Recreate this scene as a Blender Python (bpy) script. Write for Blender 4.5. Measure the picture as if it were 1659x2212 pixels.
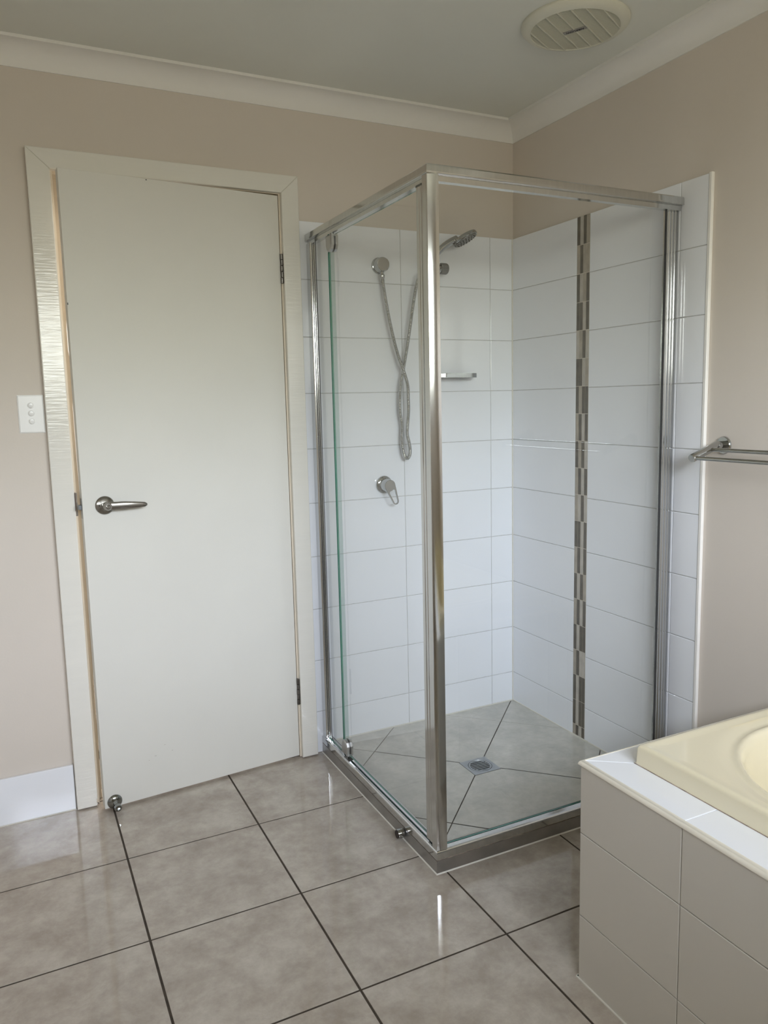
import bpy, bmesh, math, random
from mathutils import Vector, Matrix
random.seed(7)
S = bpy.context.scene
for o in list(bpy.data.objects):
    bpy.data.objects.remove(o)
C = S.collection

# ------------------------------------------------------------------ camera
PITCH, YAW, ROLL, FPX = -0.13291, -0.45973, -0.021578, 1676.89
cam = bpy.data.cameras.new('camera')
cam.sensor_fit = 'VERTICAL'; cam.sensor_height = 36.0
cam.lens = FPX * 36.0 / 2212.0
cam.shift_x = -22.05 / 2212.0; cam.shift_y = -12.5 / 2212.0
cam.clip_start = 0.02; cam.clip_end = 200
cy_, sy_, cp_, sp_ = math.cos(YAW), math.sin(YAW), math.cos(PITCH), math.sin(PITCH)
fwd = Vector((-sy_ * cp_, cy_ * cp_, sp_)); rgt = Vector((cy_, sy_, 0)); upv = rgt.cross(fwd)
r2 = rgt * math.cos(ROLL) + upv * math.sin(ROLL); u2 = -rgt * math.sin(ROLL) + upv * math.cos(ROLL)
co = bpy.data.objects.new('camera', cam); C.objects.link(co)
M = Matrix((r2, u2, -fwd)).transposed().to_4x4(); M.translation = Vector((-1.87645, -2.67033, 1.32543))
co.matrix_world = M
S.camera = co

# ------------------------------------------------------------------ light
S.view_settings.view_transform = 'Standard'; S.view_settings.look = 'None'
S.view_settings.gamma = 1.0; S.view_settings.use_curve_mapping = False
S.view_settings.exposure = 0.0
S.cycles.max_bounces = 14; S.cycles.diffuse_bounces = 8; S.cycles.glossy_bounces = 8
S.cycles.transparent_max_bounces = 24; S.cycles.transmission_bounces = 8
S.cycles.use_denoising = True
S.cycles.sample_clamp_indirect = 25.0
S.cycles.caustics_reflective = False; S.cycles.caustics_refractive = False

WX0, WX1, WZ0, WZ1, WY = -2.08, -0.40, 1.46, 2.09, -3.25     # the window opening in the front wall
SKY = 38.5
w = bpy.data.worlds.new('world'); S.world = w; w.use_nodes = True
nt = w.node_tree; nt.nodes.clear()
wo = nt.nodes.new('ShaderNodeOutputWorld'); bg = nt.nodes.new('ShaderNodeBackground')
tc = nt.nodes.new('ShaderNodeTexCoord'); sep = nt.nodes.new('ShaderNodeSeparateXYZ')
ramp = nt.nodes.new('ShaderNodeValToRGB')
mp = nt.nodes.new('ShaderNodeMapRange'); mp.inputs[1].default_value = -1; mp.inputs[2].default_value = 1
nt.links.new(tc.outputs['Generated'], sep.inputs[0]); nt.links.new(sep.outputs[2], mp.inputs[0])
nt.links.new(mp.outputs[0], ramp.inputs[0]); nt.links.new(ramp.outputs[0], bg.inputs[0])
cr = ramp.color_ramp
cr.elements[0].position = 0.0; cr.elements[0].color = (0.12, 0.115, 0.09, 1)
cr.elements[1].position = 1.0; cr.elements[1].color = (0.42, 0.46, 0.56, 1)
for pos, col in ((0.47, (0.17, 0.16, 0.13, 1)), (0.50, (0.33, 0.33, 0.29, 1)), (0.56, (0.46, 0.48, 0.46, 1)), (0.60, (0.80, 0.85, 0.92, 1)),
                 (0.68, (0.93, 0.99, 1.12, 1)), (0.80, (0.84, 0.91, 1.06, 1))):
    e = cr.elements.new(pos); e.color = col
bg.inputs[1].default_value = SKY
nt.links.new(bg.outputs[0], wo.inputs[0])

portal = bpy.data.lights.new('window_portal', 'AREA'); portal.shape = 'RECTANGLE'
portal.size = WX1 - WX0; portal.size_y = WZ1 - WZ0; portal.cycles.is_portal = True
po = bpy.data.objects.new('window_portal', portal); C.objects.link(po)
po.location = ((WX0 + WX1) / 2, WY - 0.11, (WZ0 + WZ1) / 2); po.rotation_euler = (math.radians(90), 0, 0)
po.rotation_euler = (math.radians(90), 0, 0)     # faces +y, into the room

hl = bpy.data.lights.new('hallway_light', 'AREA'); hl.size = 0.5; hl.energy = 20; hl.color = (1, 0.92, 0.87)
ho = bpy.data.objects.new('hallway_light', hl); C.objects.link(ho); ho.location = (-1.35, 0.75, 2.36)

# ------------------------------------------------------------------ materials
def srgb(r, g, b):
    f = lambda c: ((c / 255) / 12.92) if c / 255 <= 0.04045 else (((c / 255) + 0.055) / 1.055) ** 2.4
    return (f(r), f(g), f(b), 1)

def mat(name, col, rough=0.5, metal=0.0, coat=0.0, spec=0.5, var=0.03, vscale=6.0, bump=0.0, bscale=60.0, stretch=None, ior=1.5, col2=None, detail=4):
    m = bpy.data.materials.new(name); m.use_nodes = True
    n = m.node_tree; p = n.nodes['Principled BSDF']
    if len(col) == 3: col = (*col, 1)
    t = n.nodes.new('ShaderNodeTexCoord'); mapn = n.nodes.new('ShaderNodeMapping')
    n.links.new(t.outputs['Object'], mapn.inputs[0])
    if stretch: mapn.inputs['Scale'].default_value = stretch
    nz = n.nodes.new('ShaderNodeTexNoise'); nz.inputs['Scale'].default_value = vscale; nz.inputs['Detail'].default_value = detail
    n.links.new(mapn.outputs[0], nz.inputs['Vector'])
    rp = n.nodes.new('ShaderNodeValToRGB'); rp.color_ramp.elements[0].position = 0.35; rp.color_ramp.elements[1].position = 0.65
    c2 = col2 if col2 else tuple(min(1, c * (1 + var)) for c in col[:3]) + (1,)
    c1 = col if col2 else tuple(c * (1 - var) for c in col[:3]) + (1,)
    rp.color_ramp.elements[0].color = c1; rp.color_ramp.elements[1].color = c2
    n.links.new(nz.outputs[0], rp.inputs[0]); n.links.new(rp.outputs[0], p.inputs['Base Color'])
    p.inputs['Roughness'].default_value = rough; p.inputs['Metallic'].default_value = metal
    p.inputs['Coat Weight'].default_value = coat; p.inputs['Coat Roughness'].default_value = 0.05
    p.inputs['IOR'].default_value = ior; p.inputs['Specular IOR Level'].default_value = spec
    if bump > 0:
        b = n.nodes.new('ShaderNodeBump'); b.inputs['Strength'].default_value = bump; b.inputs['Distance'].default_value = 0.001
        nb = n.nodes.new('ShaderNodeTexNoise'); nb.inputs['Scale'].default_value = bscale; nb.inputs['Detail'].default_value = 3
        n.links.new(mapn.outputs[0], nb.inputs['Vector']); n.links.new(nb.outputs[0], b.inputs['Height'])
        n.links.new(b.outputs[0], p.inputs['Normal'])
    return m

M_wall = mat('beige_wall_paint', (0.655, 0.598, 0.535), 0.62, spec=0.4, var=0.015, vscale=2, bump=0.15, bscale=180)
M_ceil = mat('ceiling_paint', (0.72, 0.73, 0.68), 0.7, var=0.015, vscale=2)
M_corn = mat('cornice_paint', (0.80, 0.79, 0.76), 0.6, var=0.01)
M_door = mat('door_paint', (0.71, 0.70, 0.65), 0.52, spec=0.35, var=0.015, vscale=3, bump=0.12, bscale=220)
M_arch = mat('architrave_gloss_paint', (0.76, 0.745, 0.69), 0.13, var=0.01, bump=0.45, bscale=26, stretch=(0.6, 0.6, 7))
M_jamb = mat('bare_jamb_timber', (0.58, 0.51, 0.40), 0.5, var=0.10, vscale=8, stretch=(6, 6, 0.6))
M_jamb2 = mat('cream_jamb_edge_paint', (0.72, 0.645, 0.53), 0.4, var=0.06, vscale=9)
M_tile = mat('white_wall_tile', (0.84, 0.86, 0.90), 0.09, var=0.012, vscale=3, bump=0.03, bscale=14)
M_grout = mat('pale_tile_grout', (0.50, 0.50, 0.49), 0.85, var=0.12, vscale=25)
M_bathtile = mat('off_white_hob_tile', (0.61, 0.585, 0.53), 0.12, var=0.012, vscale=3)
M_fgrout = mat('dark_brown_floor_grout', (0.055, 0.042, 0.030), 0.9, var=0.2, vscale=30)
M_sgrout = mat('shower_floor_grout', (0.10, 0.09, 0.075), 0.9, var=0.2, vscale=30)
M_bead = mat('cream_edge_bead', (0.80, 0.76, 0.66), 0.3)
M_wbead = mat('white_edge_bead', (0.86, 0.84, 0.80), 0.35)
M_cream = mat('cream_acrylic', (0.80, 0.735, 0.545), 0.10, var=0.006, coat=0.4)
M_white = mat('white_plastic', (0.82, 0.82, 0.81), 0.25)
M_vent = mat('cream_fan_plastic', (0.66, 0.655, 0.565), 0.4)
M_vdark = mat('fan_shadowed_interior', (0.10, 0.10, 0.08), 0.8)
M_label = mat('grey_label_plate', (0.30, 0.29, 0.28), 0.4)
M_ink = mat('black_print', (0.01, 0.01, 0.01), 0.5)
M_chrome = mat('bright_chrome', (0.46, 0.47, 0.47), 0.06, metal=1, var=0.01)
M_alu = mat('polished_aluminium_frame', (0.62, 0.625, 0.62), 0.12, metal=1, var=0.03, vscale=4, stretch=(30, 30, 1))
M_satin = mat('satin_nickel', (0.31, 0.295, 0.27), 0.26, metal=1, var=0.05)
M_steel = mat('brushed_steel', (0.36, 0.37, 0.37), 0.3, metal=1, var=0.05, vscale=30)
M_base = mat('dull_aluminium_angle', (0.42, 0.415, 0.405), 0.36, metal=1, var=0.12, vscale=14, col2=(0.50, 0.49, 0.48, 1))
M_hose = mat('chrome_hose', (0.47, 0.47, 0.45), 0.2, metal=1, var=0.03)
M_grip = mat('grey_ribbed_knob', (0.22, 0.22, 0.21), 0.45, metal=0.5)
M_rubber = mat('dark_rubber', (0.03, 0.022, 0.02), 0.7)
M_black = mat('black_seal', (0.012, 0.013, 0.015), 0.35)
M_sil = mat('white_silicone', (0.72, 0.70, 0.64), 0.5)
M_dirt = mat('grimy_silicone', (0.30, 0.24, 0.19), 0.7, var=0.4, vscale=60)
M_mdark = mat('dark_stone_mosaic', (0.115, 0.102, 0.080), 0.4, var=0.15, vscale=30)
M_mlight = mat('light_stone_mosaic', (0.47, 0.44, 0.39), 0.4, var=0.08, vscale=30)
M_mmid = mat('tan_stone_mosaic', (0.38, 0.34, 0.28), 0.4, var=0.1, vscale=30)

def stone(name, a, b, c, rough):
    m = bpy.data.materials.new(name); m.use_nodes = True
    n = m.node_tree; p = n.nodes['Principled BSDF']
    t = n.nodes.new('ShaderNodeTexCoord')
    n1 = n.nodes.new('ShaderNodeTexNoise'); n1.inputs['Scale'].default_value = 8.5; n1.inputs['Detail'].default_value = 9; n1.inputs['Roughness'].default_value = 0.68; n1.inputs['Distortion'].default_value = 0.15
    n2 = n.nodes.new('ShaderNodeTexNoise'); n2.inputs['Scale'].default_value = 45; n2.inputs['Detail'].default_value = 6; n2.inputs['Roughness'].default_value = 0.7
    r1 = n.nodes.new('ShaderNodeValToRGB')
    r1.color_ramp.elements[0].position = 0.36; r1.color_ramp.elements[0].color = (*a, 1)
    r1.color_ramp.elements[1].position = 0.66; r1.color_ramp.elements[1].color = (*c, 1)
    e = r1.color_ramp.elements.new(0.5); e.color = (*b, 1)
    mx = n.nodes.new('ShaderNodeMix'); mx.data_type = 'RGBA'; mx.blend_type = 'MULTIPLY'; mx.inputs['Factor'].default_value = 0.35
    r2_ = n.nodes.new('ShaderNodeValToRGB'); r2_.color_ramp.elements[0].position = 0.3; r2_.color_ramp.elements[0].color = (0.78, 0.77, 0.75, 1)
    r2_.color_ramp.elements[1].position = 0.6; r2_.color_ramp.elements[1].color = (1, 1, 1, 1)
    n.links.new(t.outputs['Object'], n1.inputs['Vector']); n.links.new(t.outputs['Object'], n2.inputs['Vector'])
    n.links.new(n1.outputs[0], r1.inputs[0]); n.links.new(n2.outputs[0], r2_.inputs[0])
    n.links.new(r1.outputs[0], mx.inputs[6]); n.links.new(r2_.outputs[0], mx.inputs[7])
    n.links.new(mx.outputs[2], p.inputs['Base Color'])
    rr = n.nodes.new('ShaderNodeMapRange'); rr.inputs[3].default_value = rough * 0.6; rr.inputs[4].default_value = rough * 1.3
    n.links.new(n1.outputs[0], rr.inputs[0]); n.links.new(rr.outputs[0], p.inputs['Roughness'])
    return m
M_stone = stone('glossy_beige_stone_floor_tile', (0.375, 0.325, 0.275), (0.45, 0.40, 0.345), (0.54, 0.495, 0.43), 0.05)
M_stone2 = stone('shower_floor_tile', (0.50, 0.49, 0.445), (0.56, 0.545, 0.495), (0.64, 0.62, 0.565), 0.15)

def glass_mat(name, tint, refl=1.0):
    m = bpy.data.materials.new(name); m.use_nodes = True
    n = m.node_tree; n.nodes.clear()
    out = n.nodes.new('ShaderNodeOutputMaterial'); tr = n.nodes.new('ShaderNodeBsdfTransparent'); gl = n.nodes.new('ShaderNodeBsdfGlossy')
    mx = n.nodes.new('ShaderNodeMixShader'); fr = n.nodes.new('ShaderNodeFresnel'); fr.inputs[0].default_value = 1.5
    nz = n.nodes.new('ShaderNodeTexNoise'); nz.inputs['Scale'].default_value = 3
    rp = n.nodes.new('ShaderNodeValToRGB')
    rp.color_ramp.elements[0].color = tuple(c * 0.995 for c in tint) + (1,); rp.color_ramp.elements[1].color = tint + (1,)
    n.links.new(nz.outputs[0], rp.inputs[0]); n.links.new(rp.outputs[0], tr.inputs[0])
    gl.inputs[1].default_value = 0.0
    ge = n.nodes.new('ShaderNodeNewGeometry'); inv = n.nodes.new('ShaderNodeMath'); inv.operation = 'SUBTRACT'; inv.inputs[0].default_value = 1.0
    mul = n.nodes.new('ShaderNodeMath'); mul.operation = 'MULTIPLY'      # only the outward faces mirror
    n.links.new(ge.outputs['Backfacing'], inv.inputs[1]); n.links.new(inv.outputs[0], mul.inputs[0]); n.links.new(fr.outputs[0], mul.inputs[1])
    sc = n.nodes.new('ShaderNodeMath'); sc.operation = 'MULTIPLY'; sc.inputs[1].default_value = refl
    n.links.new(mul.outputs[0], sc.inputs[0]); n.links.new(sc.outputs[0], mx.inputs[0])
    n.links.new(tr.outputs[0], mx.inputs[1]); n.links.new(gl.outputs[0], mx.inputs[2]); n.links.new(mx.outputs[0], out.inputs[0])
    return m
M_glass = glass_mat('clear_shower_glass', (0.990, 0.996, 0.993), 1.3)
M_pane = glass_mat('window_glass', (0.98, 0.985, 0.98))
M_gedge = mat('green_glass_edge', (0.015, 0.17, 0.115), 0.06, coat=0.5, var=0.3, vscale=2)

# ------------------------------------------------------------------ mesh helpers
class MB:
    def __init__(s): s.bm = bmesh.new(); s.mats = []
    def mi(s, m):
        if m not in s.mats: s.mats.append(m)
        return s.mats.index(m)
    def face(s, pts, m, smooth=False):
        vs = [s.bm.verts.new(p) for p in pts]
        f = s.bm.faces.new(vs); f.material_index = s.mi(m); f.smooth = smooth; return f
    def box(s, x0, x1, y0, y1, z0, z1, m, bevel=0.0, seg=1, rot=None):
        x0, x1 = min(x0, x1), max(x0, x1); y0, y1 = min(y0, y1), max(y0, y1); z0, z1 = min(z0, z1), max(z0, z1)
        P = [(x0, y0, z0), (x1, y0, z0), (x1, y1, z0), (x0, y1, z0), (x0, y0, z1), (x1, y0, z1), (x1, y1, z1), (x0, y1, z1)]
        vs = [s.bm.verts.new(p) for p in P]
        k = s.mi(m); fs = []
        for q in ((0, 3, 2, 1), (4, 5, 6, 7), (0, 1, 5, 4), (1, 2, 6, 5), (2, 3, 7, 6), (3, 0, 4, 7)):
            f = s.bm.faces.new([vs[i] for i in q]); f.material_index = k; fs.append(f)
        if bevel > 0:
            es = list({e for f in fs for e in f.edges})
            r = bmesh.ops.bevel(s.bm, geom=es, offset=bevel, segments=seg, affect='EDGES', profile=0.5)
            if seg > 1:
                for f in r['faces']: f.smooth = True
        return vs
    def prism(s, poly, ext, m, bevel=0.0, seg=1, smooth=False):
        """poly: 3-D points of a planar ring; ext: extrusion vector"""
        a = [s.bm.verts.new(p) for p in poly]; e = Vector(ext)
        b = [s.bm.verts.new(Vector(p) + e) for p in poly]
        k = s.mi(m); n = len(poly); fs = []
        nrm = sum(((Vector(poly[i]) - Vector(poly[0])).cross(Vector(poly[(i + 1) % n]) - Vector(poly[0])) for i in range(n)), Vector())
        flip = nrm.dot(e) > 0
        def F(v, sm=False):
            f = s.bm.faces.new(v if not flip else v[::-1]); f.material_index = k; f.smooth = sm; fs.append(f)
        F(a); F(b[::-1])
        for i in range(n): F([a[(i + 1) % n], a[i], b[i], b[(i + 1) % n]], smooth)
        if bevel > 0:
            bmesh.ops.bevel(s.bm, geom=list({x for f in fs[:2] for x in f.edges}), offset=bevel, segments=seg, affect='EDGES', profile=0.5)
    def rings(s, rings, m, cap0=True, cap1=True, closed=True, smooth=True):
        k = s.mi(m); R = [[s.bm.verts.new(p) for p in r] for r in rings]; n = len(R[0])
        for a, b in zip(R, R[1:]):
            for i in range(n if closed else n - 1):
                j = (i + 1) % n
                f = s.bm.faces.new([a[i], a[j], b[j], b[i]]); f.material_index = k; f.smooth = smooth
        if cap0: f = s.bm.faces.new(R[0][::-1]); f.material_index = k
        if cap1: f = s.bm.faces.new(R[-1]); f.material_index = k
    def tube(s, pts, r, m, n=12, cap=True):
        pts = [Vector(p) for p in pts]; rs = r if isinstance(r, (list, tuple)) else [r] * len(pts)
        d0 = (pts[1] - pts[0]).normalized(); ref = Vector((0, 0, 1)) if abs(d0.z) < 0.9 else Vector((1, 0, 0))
        u = d0.cross(ref).normalized(); out = []
        for i, p in enumerate(pts):
            d = (pts[min(i + 1, len(pts) - 1)] - pts[max(i - 1, 0)]).normalized()
            u = (u - d * u.dot(d)).normalized(); v = d.cross(u)
            out.append([p + (u * math.cos(2 * math.pi * k / n) + v * math.sin(2 * math.pi * k / n)) * rs[i] for k in range(n)])
        s.rings(out, m, cap, cap)
    def lathe(s, prof, org, axis, m, n=40, cap0=True, cap1=True, squash=None):
        """prof: (radius, height) along axis"""
        a = Vector(axis).normalized(); ref = Vector((0, 0, 1)) if abs(a.z) < 0.9 else Vector((1, 0, 0))
        u = a.cross(ref).normalized(); v = a.cross(u); o = Vector(org)
        s.rings([[o + a * h + (u * math.cos(2 * math.pi * k / n) + v * math.sin(2 * math.pi * k / n)) * max(r, 1e-5) for k in range(n)] for r, h in prof], m, cap0, cap1)
    def build(s, name, parent=None, auto=35, recalc=True):
        if recalc: bmesh.ops.recalc_face_normals(s.bm, faces=s.bm.faces)
        if auto:
            for e in s.bm.edges:
                if len(e.link_faces) == 2 and e.calc_face_angle(0) > math.radians(auto): e.smooth = False
        me = bpy.data.meshes.new(name); s.bm.to_mesh(me); s.bm.free()
        for m in s.mats: me.materials.append(m)
        o = bpy.data.objects.new(name, me); C.objects.link(o)
        if parent: o.parent = parent; o.matrix_parent_inverse = Matrix.Identity(4)
        return o

def tag(o, label=None, cat=None, group=None, kind=None):
    if label: o['label'] = label
    if cat: o['category'] = cat
    if group: o['group'] = group
    if kind: o['kind'] = kind
    return o
def empty(name, loc=(0, 0, 0), **k):
    o = bpy.data.objects.new(name, None); C.objects.link(o); o.empty_display_size = 0.05; o.location = loc
    return tag(o, **k)
def place(child, parent):
    """child meshes are modelled in world coordinates; keep them there under a moved parent"""
    child.parent = parent; child.matrix_parent_inverse = parent.matrix_basis.inverted() if parent.parent is None else (parent.parent.matrix_basis @ parent.matrix_basis).inverted()
    return child

# ------------------------------------------------------------------ key measures (metres)
ZT, TH, TW = 1.9637, 0.2, 0.4               # top of the wall tiling, tile height, tile width
L_, D_ = -0.8837, -0.8888                   # outer planes of the shower screen
ZS = 0.0362                                 # raised shower floor
XL, CE = -2.50, 2.398                       # left wall, ceiling
PW = 0.010                                  # painted wall plane behind the tile faces
HX, HY, HZ = -0.7928, -1.3816, 0.5292       # bath hob corner
HYE = WY

# ------------------------------------------------------------------ structure
def struct(b, name, label, cat, parent=None, **k):
    o = b.build(name, parent, **k)
    if not parent: tag(o, label, cat, kind='structure')
    return o

# doorway: opening between jamb faces
OX0, OX1, OZ = -1.7075, -0.9570, 2.062
b = MB()
b.box(XL - 0.1, OX0, PW, PW + 0.1, 0, 2.45, M_wall); b.box(OX1, 0.11, PW, PW + 0.1, 0, 2.45, M_wall); b.box(OX0, OX1, PW, PW + 0.1, OZ, 2.45, M_wall)
wall_back = struct(b, 'wall_back', 'beige painted wall holding the white door and the tiled shower end', 'wall')
b = MB(); b.box(PW, PW + 0.1, WY - 0.1, PW, 0, 2.45, M_wall)
wall_right = struct(b, 'wall_right', 'beige painted wall on the right above the bathtub, tiled inside the shower', 'wall')
b = MB(); b.box(XL - 0.1, XL, WY - 0.1, PW, 0, 2.45, M_wall)
struct(b, 'wall_left', 'beige painted wall left of the light switch, beside the camera', 'wall')
b = MB()
b.box(XL - 0.1, WX0, WY - 0.1, WY, 0, 2.45, M_wall); b.box(WX1, 0.11, WY - 0.1, WY, 0, 2.45, M_wall)
b.box(WX0, WX1, WY - 0.1, WY, 0, WZ0, M_wall); b.box(WX0, WX1, WY - 0.1, WY, WZ1, 2.45, M_wall)
struct(b, 'wall_front', 'beige painted wall with the window, behind the camera', 'wall')
b = MB(); b.box(XL - 0.1, 0.11, WY - 0.1, 0.11, CE, CE + 0.06, M_ceil)
struct(b, 'ceiling', 'flat white ceiling with the round fan grille', 'ceiling')
b = MB(); b.box(XL - 0.6, 0.8, WY - 0.80, WY - 0.10, 2.40, 2.46, M_corn)  # eaves added out of view to cut steep sky light through the window
struct(b, 'trim_6', 'unseen eaves soffit added outside above the window to block high sky light', 'eaves')
# hallway seen through the slit of the door
b = MB()
b.box(-2.4, -0.3, 1.40, 1.46, -0.02, 2.42, M_corn); b.box(-2.46, -2.4, 0.11, 1.46, -0.02, 2.42, M_corn); b.box(-0.3, -0.24, 0.11, 1.46, -0.02, 2.42, M_corn)
b.box(-2.46, -0.24, 0.11, 1.46, 2.40, 2.46, M_ceil)
struct(b, 'wall_hallway', 'bright hallway wall glimpsed through the slit beside the door', 'wall')

# floor: bevelled 400 mm tiles over dark grout
def clip_poly(poly, x0, x1, y0, y1):
    def cl(P, f, inter):
        out = []
        for i in range(len(P)):
            a, c = P[i], P[(i + 1) % len(P)]
            ia, ic = f(a), f(c)
            if ia: out.append(a)
            if ia != ic: out.append(inter(a, c))
        return out
    def ix(v): return lambda a, c: (v, a[1] + (c[1] - a[1]) * (v - a[0]) / (c[0] - a[0]))
    def iy(v): return lambda a, c: (a[0] + (c[0] - a[0]) * (v - a[1]) / (c[1] - a[1]), v)
    for f, g in ((lambda p: p[0] >= x0, ix(x0)), (lambda p: p[0] <= x1, ix(x1)), (lambda p: p[1] >= y0, iy(y0)), (lambda p: p[1] <= y1, iy(y1))):
        if poly: poly = cl(poly, f, g)
    return poly
def clean(P):
    out = []
    for p in P:
        if not out or (abs(p[0] - out[-1][0]) + abs(p[1] - out[-1][1])) > 1e-3: out.append(p)
    if len(out) > 1 and (abs(out[0][0] - out[-1][0]) + abs(out[0][1] - out[-1][1])) < 1e-3: out.pop()
    return out
def area(P): return abs(sum(P[i][0] * P[(i + 1) % len(P)][1] - P[(i + 1) % len(P)][0] * P[i][1] for i in range(len(P)))) / 2
def tile_top(b, P, z0, z1, ch, m):
    """tile with a small chamfer: P convex, counter-clockwise"""
    n = len(P); cx = sum(p[0] for p in P) / n; cyy = sum(p[1] for p in P) / n
    ins = []
    for i in range(n):
        p0, p1, p2 = Vector(P[i - 1]), Vector(P[i]), Vector(P[(i + 1) % n])
        d1 = (p1 - p0).normalized(); d2 = (p2 - p1).normalized()
        bis = (-d1 + d2); 
        if bis.length < 1e-6: ins.append(p1); continue
        bis.normalize(); sn = abs(d1.x * d2.y - d1.y * d2.x); ang = math.acos(max(-1, min(1, -d1.dot(d2)))) / 2
        off = ch / max(math.sin(ang), 0.3); c = Vector((cx, cyy))
        if (c - p1).dot(bis) < 0: bis = -bis
        ins.append(p1 + bis * off)
    b.rings([[(p[0], p[1], z0) for p in P], [(p[0], p[1], z1 - ch * 0.6) for p in P], [(p[0], p[1], z1) for p in ins]], m, cap0=False, smooth=False)

b = MB()
b.box(XL - 0.1, 0.11, WY - 0.1, 1.46, -0.06, -0.0018, M_fgrout)
FX, FY, G = -1.2526, -0.3842, 0.0029
for i in range(-4, 4):
    for j in range(-9, 5):
        x0, y0 = FX + i * TW, FY + j * TW
        P = [(x0 + G, y0 + G), (x0 + TW - G, y0 + G), (x0 + TW - G, y0 + TW - G), (x0 + G, y0 + TW - G)]
        P = clean(clip_poly(P, XL, PW, WY, 1.4))
        if len(P) < 3 or area(P) < 1e-5: continue
        if min(p[0] for p in P) > -0.87 and min(p[1] for p in P) > -0.87: continue      # under the shower slab
        tile_top(b, P, -0.004, 0.0, 0.0009, M_stone)
floor = struct(b, 'floor', 'glossy beige stone-look floor tiles with dark brown grout lines', 'floor')

# shower slab: diagonal tiles falling to the waste
DC = (-0.4595, -0.4517); DH = 0.054
b = MB()
b.box(L_ + 0.004, PW, D_ + 0.004, PW, -0.002, ZS - 0.0022, M_sgrout)
R2 = TW / math.sqrt(2)
for i in range(-4, 4):
    for j in range(-4, 4):
        # diagonal lattice through the waste centre
        u0, u1, v0, v1 = i * TW + 0.0018, (i + 1) * TW - 0.0018, j * TW + 0.0018, (j + 1) * TW - 0.0018
        q = []
        for u, v in ((u0, v0), (u1, v0), (u1, v1), (u0, v1)):
            q.append((DC[0] + 0.002 + (u - v) / math.sqrt(2), DC[1] + 0.004 + (u + v) / math.sqrt(2)))
        P = clean(clip_poly(q, L_ + 0.036, -0.001, D_ + 0.036, -0.001))
        if len(P) < 3 or area(P) < 1e-5: continue
        # leave the square of the waste open
        parts = [clip_poly(P, -9, DC[0] - DH, -9, 9), clip_poly(P, DC[0] + DH, 9, -9, 9),
                 clip_poly(P, DC[0] - DH, DC[0] + DH, -9, DC[1] - DH), clip_poly(P, DC[0] - DH, DC[0] + DH, DC[1] + DH, 9)]
        if area(clip_poly(P, DC[0] - DH, DC[0] + DH, DC[1] - DH, DC[1] + DH) or [(0, 0)] * 3) < 1e-6: parts = [P]
        k = b.mi(M_stone2)
        if len(parts) == 1: tile_top(b, P, ZS - 0.004, ZS, 0.001, M_stone2)
        else:
            for q in parts:
                q = clean(q)
                if len(q) > 2 and area(q) > 1e-6: b.face([(p[0], p[1], ZS) for p in q], M_stone2)
b.box(-0.0035, 0.0, -0.875, 0, ZS - 0.001, ZS + 0.004, M_sil); b.box(-0.84, 0.0, -0.0035, 0, ZS - 0.001, ZS + 0.004, M_sil)
b.build('shower_floor', floor)

# wall tiling --------------------------------------------------------------
def wall_tiles(b, axis, cells, face=0.0, ch=0.0014, gap=0.0012, m=M_tile, zmin=None):
    """axis 'y': plane y = face looking to -y, cells (x0, x1, z0, z1); axis 'x': plane x = face looking to -x, cells (y0, y1, z0, z1)"""
    for a0, a1, z0, z1 in cells:
        if a1 < a0: a0, a1 = a1, a0
        a0 += gap; a1 -= gap; z0 += gap; z1 -= gap
        if axis == 'y':
            r0 = [(a0, face + 0.009, z0), (a1, face + 0.009, z0), (a1, face + 0.009, z1), (a0, face + 0.009, z1)]
            r1 = [(a0, face + ch * .6, z0), (a1, face + ch * .6, z0), (a1, face + ch * .6, z1), (a0, face + ch * .6, z1)]
            rr = [(a0 + ch, face, z0 + ch), (a1 - ch, face, z0 + ch), (a1 - ch, face, z1 - ch), (a0 + ch, face, z1 - ch)]
        else:
            r0 = [(face + 0.009, a0, z0), (face + 0.009, a1, z0), (face + 0.009, a1, z1), (face + 0.009, a0, z1)]
            r1 = [(face + ch * .6, a0, z0), (face + ch * .6, a1, z0), (face + ch * .6, a1, z1), (face + ch * .6, a0, z1)]
            rr = [(face, a0 + ch, z0 + ch), (face, a1 - ch, z0 + ch), (face, a1 - ch, z1 - ch), (face, a0 + ch, z1 - ch)]
        b.rings([r0, r1, rr], m, cap0=False, smooth=False)
rows = [(max(ZT - (k + 1) * TH, ZS), ZT - k * TH) for k in range(10)]
b = MB()
X1, X2, X3 = -0.1068, -0.5062, -0.9062
b.box(X3, 0, 0.0022, PW, ZS - 0.03, ZT - 0.001, M_grout)
cells = []
for z0, z1 in rows: cells += [(X1, 0, z0, z1), (X2, X1, z0, z1), (X3, X2, z0 if z0 > ZS else 0.001, z1)]
wall_tiles(b, 'y', cells)
b.box(-0.0035, 0.0, -0.0035, 0.0, ZS, ZT, M_sil)
b.build('wall_tiles', wall_back)
YS1, YS2, YJ, YE = -0.3973, -0.4648, -0.8746, -0.9793
b = MB()
b.box(0.0022, PW, YE, 0, 0.0, ZT - 0.001, M_grout)
cells = []
for z0, z1 in rows:
    zz = z0 if z0 > ZS else 0.001
    cells += [(YS1, 0, z0, z1), (YJ, YS2, z0, z1), (YE, YJ, zz, z1)]
wall_tiles(b, 'x', cells)
b.build('wall_tiles', wall_right)
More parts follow.
